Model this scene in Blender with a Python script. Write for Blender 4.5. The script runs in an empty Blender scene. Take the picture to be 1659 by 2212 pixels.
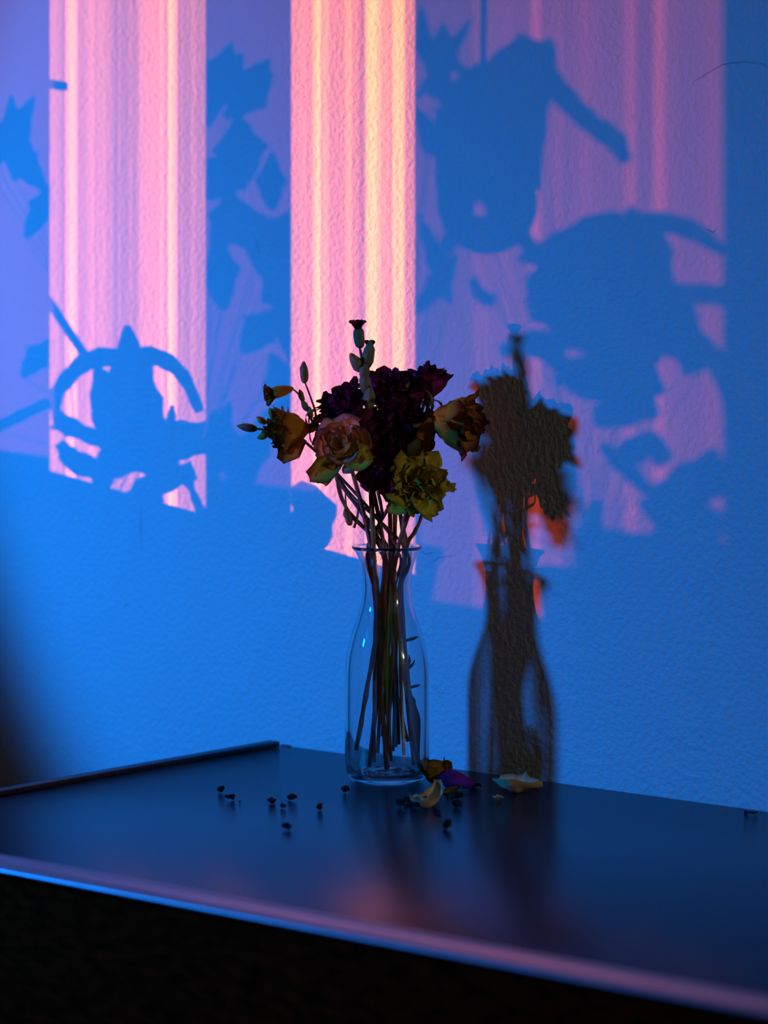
import bpy, bmesh, math, random
from mathutils import Vector, Matrix, noise

# ------------------------------------------------------------------ camera, world, lights
scene = bpy.context.scene
COL = scene.collection
W_PX, H_PX = 1659.0, 2212.0
F_PX, CX, CY = 6430.0, 829.5, 600.0           # level camera with a dropped (shifted) frame
RIGHT = Vector((.7634, .6459, 0)); FWD = Vector((-.6459, .7634, 0)); UP = Vector((0, 0, 1))
CAM = Vector((2.1554, -2.6659, 1.3143))
DV = 3.341                                     # distance of the vase
Z_TOP = 0.75                                   # height of the cabinet top

cam_d = bpy.data.cameras.new('camera'); cam = bpy.data.objects.new('camera', cam_d); COL.objects.link(cam)
cam.matrix_world = Matrix(((RIGHT.x, 0, -FWD.x, CAM.x), (RIGHT.y, 0, -FWD.y, CAM.y), (0, 1, 0, CAM.z), (0, 0, 0, 1)))
cam_d.sensor_fit = 'HORIZONTAL'; cam_d.sensor_width = 24.0
cam_d.lens = F_PX / W_PX * 24.0
cam_d.shift_y = -(H_PX / 2 - CY) / W_PX
cam_d.clip_start = .05
cam_d.dof.use_dof = True; cam_d.dof.focus_distance = DV - .01; cam_d.dof.aperture_fstop = 2.6
scene.camera = cam

world = bpy.data.worlds.new('world'); scene.world = world; world.use_nodes = True
world.node_tree.nodes['Background'].inputs[0].default_value = (.30, .20, .30, 1)
world.node_tree.nodes['Background'].inputs[1].default_value = .05

vs = scene.view_settings
vs.view_transform = 'Standard'; vs.look = 'None'; vs.exposure = 0; vs.gamma = 1; vs.use_curve_mapping = False
scene.cycles.max_bounces = 10; scene.cycles.transparent_max_bounces = 24; scene.cycles.transmission_bounces = 10
scene.cycles.caustics_refractive = True; scene.cycles.caustics_reflective = False
scene.cycles.use_denoising = True
scene.cycles.sample_clamp_indirect = 4

# two low evening beams: the setting sun itself and the same sun thrown back by a facade
S1 = Vector((1.6, 1.0, -.155 * 1.6))           # bright beam
AZ2 = .76
S2 = Vector((AZ2, 1.0, -.05 * AZ2))            # faint beam
def sun(name, d, strength, color, angle):
    l = bpy.data.lights.new(name, 'SUN'); l.energy = strength; l.color = color; l.angle = math.radians(angle)
    o = bpy.data.objects.new(name, l); COL.objects.link(o)
    o.rotation_euler = d.to_track_quat('-Z', 'Y').to_euler(); o.location = -3 * d + Vector((0, 0, 1)); return o
sun('sunset_sun', S1, 21.0, (1.0, .215, .0), .08)
sun('reflected_sun', S2, 1.65, (1.0, .08, .02), .20)

LAMP = Vector((-1.17, -1.61, 1.46))            # blue spot lamp hanging from the ceiling
LAMP_AIM = Vector((.20, 0, 1.30))
X_LEFT = -1.9                                  # room face of the window wall

# ------------------------------------------------------------------ helpers
def P(px, py, dd=0.0):
    """point seen at photo pixel px, py, dd metres behind the vase distance"""
    t = DV + dd
    return CAM + (FWD + RIGHT * ((px - CX) / F_PX) - UP * ((py - CY) / F_PX)) * t
def T(px, py, z=Z_TOP):
    r = FWD + RIGHT * ((px - CX) / F_PX) - UP * ((py - CY) / F_PX)
    return CAM + r * ((z - CAM.z) / r.z)
def WL(px, py):
    r = FWD + RIGHT * ((px - CX) / F_PX) - UP * ((py - CY) / F_PX)
    return CAM + r * (-CAM.y / r.y)
def IM(r, u, c):
    """image direction: right, up, toward the camera"""
    return (RIGHT * r + UP * u - FWD * c).normalized()

def tag(o, label=None, cat=None, group=None, kind=None):
    if label: o['label'] = label
    if cat: o['category'] = cat
    if group: o['group'] = group
    if kind: o['kind'] = kind
    return o
def mesh_obj(name, verts, faces, mats, parent=None, smooth=True, attr=None, mi=None):
    me = bpy.data.meshes.new(name); me.from_pydata([tuple(v) for v in verts], [], faces)
    for m in (mats if isinstance(mats, (list, tuple)) else [mats]): me.materials.append(m)
    if mi: me.polygons.foreach_set('material_index', mi)
    if smooth: me.polygons.foreach_set('use_smooth', [True] * len(faces))
    if attr:
        a = me.color_attributes.new('rim', 'FLOAT_COLOR', 'POINT')
        for i, v in enumerate(attr): a.data[i].color = (v, v, v, 1)
    me.update()
    o = bpy.data.objects.new(name, me); COL.objects.link(o); o.parent = parent
    return o
def empty(name, loc):
    o = bpy.data.objects.new(name, None); COL.objects.link(o); o.location = loc
    o.empty_display_size = .02
    return o
def adopt(o, parent):
    """parent without moving: vertices stay in world coordinates"""
    o.parent = parent
    o.matrix_parent_inverse = Matrix.Translation(-parent.location)
    return o
def boxes_data(bs):
    V, Fc = [], []
    for (x0, x1, y0, y1, z0, z1) in bs:
        b = len(V)
        V += [(x0, y0, z0), (x1, y0, z0), (x1, y1, z0), (x0, y1, z0), (x0, y0, z1), (x1, y0, z1), (x1, y1, z1), (x0, y1, z1)]
        Fc += [tuple(b + i for i in q) for q in ((3, 2, 1, 0), (4, 5, 6, 7), (0, 1, 5, 4), (1, 2, 6, 5), (2, 3, 7, 6), (3, 0, 4, 7))]
    return V, Fc
def boxes(name, bs, mat, parent=None, bevel=0.0):
    V, Fc = boxes_data(bs)
    o = mesh_obj(name, V, Fc, mat, parent, smooth=False)
    if bevel:
        bm = bmesh.new(); bm.from_mesh(o.data)
        bmesh.ops.bevel(bm, geom=bm.edges[:], offset=bevel, segments=3, affect='EDGES', profile=.5)
        bm.to_mesh(o.data); bm.free()
        o.data.polygons.foreach_set('use_smooth', [True] * len(o.data.polygons))
        o.data.set_sharp_from_angle(angle=math.radians(50))
    return o
def smooth_path(pts, n=5):
    pts = [Vector(p) for p in pts]
    if len(pts) < 3: return pts
    q = [pts[0] * 2 - pts[1]] + pts + [pts[-1] * 2 - pts[-2]]
    out = []
    for i in range(1, len(q) - 2):
        a, b, c, d = q[i - 1], q[i], q[i + 1], q[i + 2]
        for k in range(n):
            t = k / n
            out.append(.5 * ((2 * b) + (c - a) * t + (2 * a - 5 * b + 4 * c - d) * t * t + (3 * b - a - 3 * c + d) * t ** 3))
    return out + [pts[-1]]
def tube_data(pts, radii, sides=8, wobble=0.0, seed=0):
    n = len(pts); V, Fc = [], []
    m = len(radii)
    def rad(i):
        s = i / (n - 1) * (m - 1); k = min(int(s), m - 2); return radii[k] + (radii[k + 1] - radii[k]) * (s - k)
    t0 = (pts[1] - pts[0]).normalized(); nrm = t0.orthogonal().normalized()
    for i in range(n):
        t = (pts[min(i + 1, n - 1)] - pts[max(i - 1, 0)]).normalized()
        nrm = (nrm - t * nrm.dot(t)).normalized(); b = t.cross(nrm)
        for k in range(sides):
            a = 2 * math.pi * k / sides
            r = rad(i) * (1 + wobble * noise.noise(pts[i] * 160 + Vector((k * 1.7, seed * 3.1, 0))))
            V.append(pts[i] + nrm * math.cos(a) * r + b * math.sin(a) * r)
    for i in range(n - 1):
        for k in range(sides):
            k2 = (k + 1) % sides
            Fc.append((i * sides + k, i * sides + k2, (i + 1) * sides + k2, (i + 1) * sides + k))
    Fc.append(tuple(reversed(range(sides)))); Fc.append(tuple((n - 1) * sides + k for k in range(sides)))
    return V, Fc
def tube(name, pts, radii, mat, parent, sides=8, sm=5, wobble=0.0, seed=0):
    V, Fc = tube_data(smooth_path(pts, sm), radii, sides, wobble, seed)
    return adopt(mesh_obj(name, V, Fc, mat), parent)
def lathe_data(prof, base, axis=Vector((0, 0, 1)), seg=24, close=False):
    rot = Vector((0, 0, 1)).rotation_difference(axis).to_matrix(); V, Fc = [], []
    for (r, z) in prof:
        for k in range(seg):
            a = 2 * math.pi * k / seg
            V.append(base + rot @ Vector((r * math.cos(a), r * math.sin(a), z)))
    n = len(prof)
    for i in range(n - 1 + (1 if close else 0)):
        j = (i + 1) % n
        for k in range(seg):
            k2 = (k + 1) % seg
            Fc.append((i * seg + k, i * seg + k2, j * seg + k2, j * seg + k))
    if not close:
        Fc.append(tuple(reversed(range(seg)))); Fc.append(tuple((n - 1) * seg + k for k in range(seg)))
    return V, Fc
def blade_data(pts, widths, facing, bend=.15, nu=4):
    """a leaf: ribbon along a path, cupped across its width"""
    pts = smooth_path(pts, 5); n = len(pts); m = len(widths); V, Fc, A = [], [], []
    for i in range(n):
        s = i / (n - 1) * (m - 1); k = min(int(s), m - 2); w = widths[k] + (widths[k + 1] - widths[k]) * (s - k)
        t = (pts[min(i + 1, n - 1)] - pts[max(i - 1, 0)]).normalized()
        side = t.cross(facing).normalized(); nn = side.cross(t)
        for j in range(nu + 1):
            u = j / nu * 2 - 1
            V.append(pts[i] + side * (u * w / 2) + nn * (bend * w * (u * u - .4)) + nn * .04 * w * math.sin(7 * i / n * 3 + 2 * u))
            A.append(max(abs(u) ** 3, (i / (n - 1)) ** 6))
    for i in range(n - 1):
        for j in range(nu):
            a = i * (nu + 1) + j; Fc.append((a, a + 1, a + nu + 2, a + nu + 1))
    return V, Fc, A
def blade(name, pts, widths, facing, mat, parent, bend=.15, nu=4):
    V, Fc, A = blade_data(pts, widths, facing, bend, nu)
    return adopt(mesh_obj(name, V, Fc, mat, attr=A), parent)

# ------------------------------------------------------------------ materials
def new_mat(name):
    m = bpy.data.materials.new(name); m.use_nodes = True; nt = m.node_tree
    return m, nt, nt.nodes, nt.links, nt.nodes['Principled BSDF']
def mat(name, c1, c2=None, scale=40, rough=.6, spec=.4, bump=0, bscale=200, bdist=.001, rim=None, trans=0, stretch=None, rim_pow=1.0):
    m, nt, N, L, b = new_mat(name)
    b.inputs['Roughness'].default_value = rough; b.inputs['Specular IOR Level'].default_value = spec
    tc = N.new('ShaderNodeTexCoord'); vec = tc.outputs['Object']
    if stretch:
        mp = N.new('ShaderNodeMapping'); mp.inputs['Scale'].default_value = stretch; L.new(vec, mp.inputs['Vector']); vec = mp.outputs[0]
    col = None
    if c2:
        n = N.new('ShaderNodeTexNoise'); n.inputs['Scale'].default_value = scale; n.inputs['Detail'].default_value = 5
        L.new(vec, n.inputs['Vector'])
        r = N.new('ShaderNodeValToRGB'); r.color_ramp.elements[0].position = .35; r.color_ramp.elements[1].position = .68
        r.color_ramp.elements[0].color = (*c1, 1); r.color_ramp.elements[1].color = (*c2, 1)
        L.new(n.outputs['Fac'], r.inputs[0]); col = r.outputs[0]
    if rim:
        a = N.new('ShaderNodeAttribute'); a.attribute_name = 'rim'
        mx = N.new('ShaderNodeMix'); mx.data_type = 'RGBA'
        L.new(a.outputs['Fac'], mx.inputs['Factor'])
        if col: L.new(col, mx.inputs['A'])
        else: mx.inputs['A'].default_value = (*c1, 1)
        mx.inputs['B'].default_value = (*rim, 1); col = mx.outputs['Result']
    if col: L.new(col, b.inputs['Base Color'])
    else: b.inputs['Base Color'].default_value = (*c1, 1)
    if bump:
        n = N.new('ShaderNodeTexNoise'); n.inputs['Scale'].default_value = bscale; n.inputs['Detail'].default_value = 3
        L.new(vec, n.inputs['Vector'])
        bp = N.new('ShaderNodeBump'); bp.inputs['Strength'].default_value = bump; bp.inputs['Distance'].default_value = bdist
        L.new(n.outputs['Fac'], bp.inputs['Height']); L.new(bp.outputs[0], b.inputs['Normal'])
    if trans:
        out = N['Material Output']; tr = N.new('ShaderNodeBsdfTranslucent'); ms = N.new('ShaderNodeMixShader'); ms.inputs[0].default_value = trans
        if col: L.new(col, tr.inputs[0])
        else: tr.inputs[0].default_value = (*c1, 1)
        L.new(b.outputs[0], ms.inputs[1]); L.new(tr.outputs[0], ms.inputs[2]); L.new(ms.outputs[0], out.inputs[0])
    return m

def wall_material():
    m, nt, N, L, b = new_mat('textured_white_paint')
    b.inputs['Base Color'].default_value = (.80, .80, .80, 1); b.inputs['Roughness'].default_value = .85; b.inputs['Specular IOR Level'].default_value = .2
    tc = N.new('ShaderNodeTexCoord')
    n1 = N.new('ShaderNodeTexNoise'); n1.inputs['Scale'].default_value = 150; n1.inputs['Detail'].default_value = 3
    n2 = N.new('ShaderNodeTexNoise'); n2.inputs['Scale'].default_value = 22; n2.inputs['Detail'].default_value = 2
    L.new(tc.outputs['Object'], n1.inputs[0]); L.new(tc.outputs['Object'], n2.inputs[0])
    ad = N.new('ShaderNodeMath'); ad.operation = 'MULTIPLY_ADD'; ad.inputs[1].default_value = .55
    L.new(n2.outputs['Fac'], ad.inputs[0]); L.new(n1.outputs['Fac'], ad.inputs[2])
    bp = N.new('ShaderNodeBump'); bp.inputs['Strength'].default_value = .58; bp.inputs['Distance'].default_value = .0045
    L.new(ad.outputs[0], bp.inputs['Height']); L.new(bp.outputs[0], b.inputs['Normal'])
    return m
M_WALL = wall_material()
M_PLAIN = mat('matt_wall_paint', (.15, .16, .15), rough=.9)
M_FLOOR = mat('floor_boards', (.10, .06, .035), (.16, .10, .06), 6, .5, stretch=(1, 12, 1))
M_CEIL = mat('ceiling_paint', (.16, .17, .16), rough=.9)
M_TOP = mat('dark_laminate', (.010, .011, .018), (.022, .023, .034), 18, .25, .19, .0, 60, .0006, stretch=(1, 9, 1))
M_TOP.node_tree.nodes['Principled BSDF'].inputs['Specular Tint'].default_value = (.95, .66, .95, 1)
M_STRIP = mat('dark_strip', (.010, .009, .010), (.02, .018, .018), 20, .4, .35, stretch=(9, 1, 1))
M_BAND = mat('edge_band', (.55, .40, .46), (.65, .48, .54), 30, .38, .6, stretch=(1, 8, 8)); M_BAND.node_tree.nodes['Principled BSDF'].inputs['Metallic'].default_value = .55
M_FRONT = mat('dark_walnut_front', (.04, .003, .001), (.30, .014, .003), 40, .8, .0, stretch=(1, 1, 3))
M_GROOVE = mat('groove', (.006, .005, .005), rough=.7)
M_CRACK = mat('crack_dark', (.06, .055, .05), rough=.95)
M_FRAME = mat('window_frame_paint', (.45, .44, .42), rough=.5)
M_METAL = mat('black_metal', (.02, .02, .022), rough=.4)
M_TERRA = mat('terracotta', (.36, .15, .08), (.45, .2, .11), 20, .8)
M_SOIL = mat('soil', (.03, .02, .012), (.06, .04, .025), 90, .95)
M_LEAF = mat('houseplant_leaf', (.03, .10, .025), (.06, .16, .04), 30, .45)
M_STEM = mat('houseplant_stem', (.07, .10, .03), rough=.6)

# dried flowers
M_PURPLE = mat('purple_petal', (.12, .012, .06), (.34, .022, .17), 55, .75, .06, .6, 260, .0012, rim=(.035, .006, .022), trans=.12)
M_ORANGE = mat('orange_petal', (.46, .15, .010), (.64, .26, .020), 40, .7, .06, .6, 200, .0012, rim=(.11, .028, .012), trans=.15)
M_OLIVE = mat('olive_petal', (.60, .46, .03), (.80, .64, .05), 40, .7, .06, .5, 200, .0012, rim=(.30, .20, .03), trans=.12)
M_PEACH = mat('peach_petal', (.85, .42, .10), (.95, .60, .24), 40, .65, .06, .4, 200, .001, rim=(.32, .05, .09), trans=.15)
M_YELLOW = mat('yellow_brown_petal', (.56, .31, .03), (.72, .44, .045), 40, .7, .06, .6, 200, .0012, rim=(.16, .06, .02), trans=.15)
M_CREAM = mat('cream_petal', (.80, .58, .30), (.90, .72, .44), 40, .7, .06, .5, 200, .001, rim=(.45, .22, .08), trans=.15)
M_GSTEM = mat('dry_green_stem', (.10, .085, .035), (.20, .15, .07), 60, .75, .25, .6, 150, .001, stretch=(1, 1, .2))
M_BSTEM = mat('brown_stem', (.13, .07, .045), (.32, .19, .13), 60, .75, .25, .6, 150, .001, stretch=(1, 1, .2))
M_GREEN = mat('dry_calyx', (.13, .12, .05), (.26, .22, .10), 60, .75, .25, .5, 200, .001)
M_DRYLEAF = mat('dry_leaf', (.08, .09, .03), (.16, .14, .05), 60, .75, .25, .5, 200, .001, rim=(.06, .04, .02), trans=.1)
M_DARK = mat('dark_crumb', (.012, .008, .008), (.03, .015, .015), 120, .9, .1)

def glass_material():
    m, nt, N, L, b = new_mat('clear_glass')
    out = N['Material Output']; N.remove(b)
    g = N.new('ShaderNodeBsdfGlass'); g.inputs['IOR'].default_value = 1.48; g.inputs['Roughness'].default_value = 0
    g.inputs['Color'].default_value = (.99, 1.0, 1.0, 1)
    t = N.new('ShaderNodeBsdfTransparent'); t.inputs[0].default_value = (.98, 1, 1, 1)
    mx = N.new('ShaderNodeMixShader'); mx.inputs[0].default_value = .06
    L.new(g.outputs[0], mx.inputs[1]); L.new(t.outputs[0], mx.inputs[2]); L.new(mx.outputs[0], out.inputs[0])
    return m
M_GLASS = glass_material()
def pane_material(level):
    m, nt, N, L, b = new_mat('reeded_glass_%02d' % round(level * 100))
    out = N['Material Output']; N.remove(b)
    t = N.new('ShaderNodeBsdfTransparent'); t.inputs[0].default_value = (level, level, level, 1)
    g = N.new('ShaderNodeBsdfGlossy'); g.inputs['Roughness'].default_value = .1
    mx = N.new('ShaderNodeMixShader'); mx.inputs[0].default_value = .03
    L.new(t.outputs[0], mx.inputs[1]); L.new(g.outputs[0], mx.inputs[2]); L.new(mx.outputs[0], out.inputs[0])
    return m
LEVELS = [.10, .15, .20, .26, .32, .38, .46, .56, .70, .85, 1.0]
M_PANES = [pane_material(l) for l in LEVELS]
def emission_mat(name, col, s):
    m, nt, N, L, b = new_mat(name); b.inputs['Base Color'].default_value = (.8, .8, .8, 1)
    b.inputs['Emission Color'].default_value = (*col, 1); b.inputs['Emission Strength'].default_value = s; return m

# ------------------------------------------------------------------ the room
XR, YF, ZC = 3.3, -3.9, 2.6
wall_back = tag(boxes('wall_back', [(X_LEFT - .02, XR + .1, 0, .1, 0, ZC)], M_WALL), kind='structure',
                label='white painted wall with orange-peel texture behind the cabinet')
tag(boxes('floor', [(X_LEFT - .02, XR + .1, YF - .1, .1, -.1, 0)], M_FLOOR), kind='structure', label='dark boarded floor of the room')
tag(boxes('ceiling', [(X_LEFT - .02, XR + .1, YF - .1, .1, ZC, ZC + .1)], M_CEIL), kind='structure', label='plain painted ceiling of the room')
tag(boxes('wall_right', [(XR, XR + .1, YF, 0, 0, ZC)], M_PLAIN), kind='structure', label='plain side wall opposite the windows')
tag(boxes('wall_front', [(X_LEFT - .02, XR + .1, YF - .1, YF, 0, ZC)], M_PLAIN), kind='structure', label='plain wall facing the cabinet')

def y1(xw): return -(xw - X_LEFT) / 1.6          # where the bright beam crosses the window wall
def y2(xw): return -(xw - X_LEFT) / AZ2          # where the faint beam crosses it
xa0, xa1 = WL(108, 900).x, WL(444, 900).x
xb0, xb1 = WL(629, 900).x, WL(896, 900).x
xc0, xc1 = WL(1041, 500).x, WL(1561, 500).x
SILL1, SILL2, SILL2B, HEAD = 1.2555, 1.144, 1.035, 2.32
YD, YE, YW = y2(WL(905, 1200).x), y2(WL(1270, 1200).x), y2(-.82)
TH = .02                                       # thickness of the window wall: the beams graze the edges of its openings
G1, G2 = TH / 1.6, TH / AZ2
openings = [(y1(xa1) - G1, y1(xa0), SILL1), (y1(xb1) - G1, y1(xb0), SILL1), (y2(xc1) - G2, YE, SILL2), (YE, YD, SILL2B),
            (YD, y2(WL(439, 900).x), SILL2), (y2(WL(116, 900).x) - G2, YW, SILL2)]
openings.sort()
bs, y = [], YF
for (a, b_, s) in openings:
    if a > y + 1e-5: bs.append((X_LEFT - .02, X_LEFT, y, a, 0, ZC))
    bs += [(X_LEFT - .02, X_LEFT, a, b_, 0, s), (X_LEFT - .02, X_LEFT, a, b_, HEAD, ZC)]
    y = b_
bs.append((X_LEFT - .02, X_LEFT, y, .0, 0, ZC))
tag(boxes('wall_left', bs, M_PLAIN), kind='structure', label='plain side wall pierced by tall narrow windows')

def strip_pane(parent, ya, yb, z0, fn):
    """vertical reeds of glass, each with its own density; fn lists (y, level) cuts"""
    V, Fc, mi = [], [], []
    x = X_LEFT - .012
    cuts = [c for c in fn if ya < c[0] < yb]; cuts.sort()
    ys = [ya] + [c[0] for c in cuts] + [yb]; lv = [cuts[0][1] if cuts else .5] + [c[1] for c in cuts]
    for k in range(len(ys) - 1):
        p, q = ys[k], ys[k + 1]; b = len(V)
        rnd = noise.noise(Vector((p * 40, 3.3, 0))) * .0006
        V += [(x, p, z0), (x, q, z0), (x, q + rnd, HEAD), (x, p + rnd, HEAD)]
        Fc.append((b, b + 1, b + 2, b + 3)); mi.append(min(range(len(LEVELS)), key=lambda i: abs(LEVELS[i] - lv[k])))
    return adopt(mesh_obj('pane', V, Fc, M_PANES, smooth=False, mi=mi), parent)
def streaks(f_y, x0, x1, base, amp, bright, seed, step=(3, 9)):
    """cuts across the photo columns x0..x1, brighter reeds where listed"""
    rnd = random.Random(seed); out = []; x = x0 - 6
    while x < x1 + 6:
        l = base + amp * noise.noise(Vector((x * .013, seed * 7.7, 0))) + amp * .8 * (rnd.random() - .5)
        w = rnd.uniform(*step)
        for (bx, bw, bl) in bright:
            if abs(x + w / 2 - bx) < bw: l = bl
        out.append((x, max(.10, min(1, l)))); x += w
    # photo columns grow to the right, window y falls to the right: re-order as (start y, level)
    cuts = []
    for i in range(len(out) - 1): cuts.append((f_y(WL(out[i + 1][0], 500).x), out[i][1]))
    return cuts
w1 = tag(empty('window_1', (X_LEFT - .012, y1(xb1), SILL1)), kind='structure', label='pair of tall narrow windows of reeded glass')
strip_pane(w1, y1(xa1) - G1, y1(xa0), SILL1, streaks(y1, 108, 444, .27, .15,
    [(170, 3, .85), (176, 3, .65), (230, 2, .7), (160, 3, .6), (251, 2, .6), (362, 3, .62), (380, 4, 1), (387, 2, .65), (395, 2, .6), (290, 12, .2), (300, 9, .24), (306, 6, .2), (434, 6, .26)], 1))
strip_pane(w1, y1(xb1) - G1, y1(xb0), SILL1, streaks(y1, 629, 896, .29, .12,
    [(706, 4, .95), (696, 4, .7), (721, 7, .62), (815, 5, .8), (824, 6, 1), (836, 7, .7), (872, 9, .9), (885, 5, .8), (850, 8, .5), (770, 4, .55), (755, 8, .3), (786, 6, .34)], 2))
w2 = tag(empty('window_2', (X_LEFT - .012, y2(xc1), SILL2B)), kind='structure', label='wide window of streaky glass beside the plants')
strip_pane(w2, y2(xc1) - G2, y2(xc0), SILL2B, streaks(y2, 1041, 1561, .40, .10,
    [(1447, 8, 1), (1380, 7, .9), (1364, 8, .60), (1346, 8, .5), (1180, 6, .95), (1225, 6, .62), (1500, 8, .38), (1290, 9, .56)], 3, (8, 22)))
strip_pane(w2, y2(xc0), YD, SILL2B, [(y2(xc0) + .01, .24)])
strip_pane(w2, YD, y2(WL(439, 900).x), SILL2, [(YD + .01, .28)])
strip_pane(w2, y2(WL(116, 900).x) - G2, YW, SILL2, [(YW - .01, .42)])
def casing(parent, ya, yb, z0, w=.035, gap=.03):
    x0, x1 = X_LEFT, X_LEFT + .012
    return adopt(boxes('casing', [(x0, x1, ya - gap - w, ya - gap, z0 - gap - w, HEAD + gap + w), (x0, x1, yb + gap, yb + gap + w, z0 - gap - w, HEAD + gap + w),
        (x0, x1, ya - gap, yb + gap, HEAD + gap, HEAD + gap + w), (x0, x1, ya - gap, yb + gap, z0 - gap - w, z0 - gap)], M_FRAME), parent)
casing(w1, y1(xb1), y1(xa0), SILL1)
casing(w2, y2(xc1), YW, SILL2B, gap=.05)
# latch on the narrow window (its shadow crosses the edge of the left beam)
lx, lz = WL(108, 182).x, WL(108, 182).z
adopt(boxes('latch', [(X_LEFT - .006, X_LEFT + .004, y1(WL(142, 180).x), y1(lx) + .03, lz + .155 * (lx - X_LEFT) - .005, lz + .155 * (lx - X_LEFT) + .006)], M_METAL), w1)

# unseen slab added outside to keep the bright beam off the wide window
tag(boxes('beam_blocker', [(-5.2, -5.0, -5.02, -3.35, 0, 4.0)], M_PLAIN), kind='structure', label='plain slab added outside the windows to block the bright beam')

# hairline cracks and an old seam in the plaster
def crack(pts, r):
    V, Fc = [], []
    pts = [WL(*p) for p in pts]
    path = []
    for i in range(len(pts) - 1):
        for k in range(6):
            q = pts[i].lerp(pts[i + 1], k / 6); q = q + Vector((0, 0, .0018 * noise.noise(q * 90 + Vector((9, 1, 4))))); path.append(q)
    path.append(pts[-1])
    V, Fc = tube_data(path, [r * .25, r * .55, r * .2], 5)
    return adopt(mesh_obj('crack', V, Fc, M_CRACK), wall_back)
crack([(1500, 178), (1528, 158), (1560, 140), (1600, 133), (1640, 137), (1659, 146)], .0006)
crack([(908, 1194), (926, 1195), (940, 1194)], .0005)
crack([(926, 1219), (945, 1208), (960, 1201), (977, 1200)], .0005)
crack([(930, 1480), (950, 1496), (970, 1499)], .0005)
crack([(1525, 494), (1540, 501), (1550, 493)], .0006)
crack([(305, 1090), (305, 1140), (307, 1190)], .0006)
crack([(268, 1312), (278, 1300)], .0007)
crack([(548, 510), (556, 532), (560, 552)], .0004)

# ------------------------------------------------------------------ blue spot lamp and added fill lamp
lamp = tag(empty('spot_lamp', (LAMP.x, LAMP.y, ZC)), 'black ceiling spot lamp with a blue bulb near the windows', 'lamp')
ax = (LAMP_AIM - LAMP).normalized()
V, Fc = lathe_data([(.02, -.13), (.045, -.12), (.055, -.08), (.058, 0.0), (.054, 0.0), (.050, -.075), (.02, -.11)], LAMP, ax, 24, close=True)
adopt(mesh_obj('housing', V, Fc, M_METAL), lamp)
tube('stem', [Vector((LAMP.x, LAMP.y, ZC)), Vector((LAMP.x, LAMP.y, 2.1)), LAMP - ax * .11], [.004, .004, .004], M_METAL, lamp)
hx = Vector((ax.x, ax.y, 0)).normalized(); hy = Vector((-hx.y, hx.x, 0))       # upright plate added to weaken the blue light higher up the wall
BOX = [(3, 2, 1, 0), (4, 5, 6, 7), (0, 1, 5, 4), (1, 2, 6, 5), (2, 3, 7, 6), (3, 0, 4, 7)]
V = [LAMP + hx * a + hy * b + UP * c for c in (.010, .105) for a, b in ((.175, -.052), (.178, -.052), (.178, .07), (.175, .07))]
adopt(mesh_obj('added_flap', V, BOX, M_METAL, smooth=False), lamp)
V = [LAMP + hx * a + hy * b + UP * c for c in (.098, .103) for a, b in ((-.06, -.006), (.175, -.006), (.175, .006), (-.06, .006))]
adopt(mesh_obj('added_flap_arm', V, BOX, M_METAL, smooth=False), lamp)
V, Fc = lathe_data([(.05, -.02), (.05, 0)], Vector((LAMP.x, LAMP.y, ZC)))
adopt(mesh_obj('canopy', V, Fc, M_METAL), lamp)
ld = bpy.data.lights.new('blue_spot', 'SPOT'); ld.energy = 164; ld.color = (.002, .225, 1.0); ld.shadow_soft_size = .075
ld.spot_size = math.radians(63); ld.spot_blend = .26
lo = bpy.data.objects.new('blue_spot', ld); COL.objects.link(lo); lo.location = LAMP + ax * .004
lo.rotation_euler = ax.to_track_quat('-Z', 'Y').to_euler()

FILL_GLOBE = Vector((2.95, -.18, 1.50))             # warm fill lamp, added out of view to brighten the flower fronts
gl = tag(empty('fill_lamp', (FILL_GLOBE.x, FILL_GLOBE.y, 0)), 'added warm fill lamp on a pole, out of view, lighting the flower fronts', 'lamp')
V, Fc = lathe_data([(.13, 0), (.13, .015), (.02, .03)], Vector((FILL_GLOBE.x, FILL_GLOBE.y, 0)), UP, 28)
adopt(mesh_obj('base', V, Fc, M_METAL), gl)
tube('pole', [Vector((FILL_GLOBE.x, FILL_GLOBE.y, .02)), Vector((FILL_GLOBE.x, FILL_GLOBE.y, .8)), FILL_GLOBE - UP * .095], [.011, .011, .011], M_METAL, gl)
V, Fc = lathe_data([(.10 * math.sin(max(.02, math.pi * k / 14)), -.10 * math.cos(math.pi * k / 14)) for k in range(15)], FILL_GLOBE, UP, 24)
adopt(mesh_obj('globe', V, Fc, emission_mat('warm_fill', (1.0, .88, .48), 72)), gl)

# ------------------------------------------------------------------ the cabinet
XL, XRC, YFR = -.268, 1.35, T(0, 1893, Z_TOP - .0135).y + .006
cab = tag(empty('cabinet', (.5, -.35, 0)), 'low dark laminate cabinet with a raised edge strip and lit front edge', 'cabinet')
adopt(boxes('top', [(XL, XRC, YFR + .016, -.001, Z_TOP - .022, Z_TOP)], M_TOP, bevel=.0016), cab)
adopt(boxes('edge_strip', [(XL - .002, XL + .014, YFR + .020, -.012, Z_TOP + .0002, Z_TOP + .0065)], M_STRIP, bevel=.0012), cab)
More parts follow.
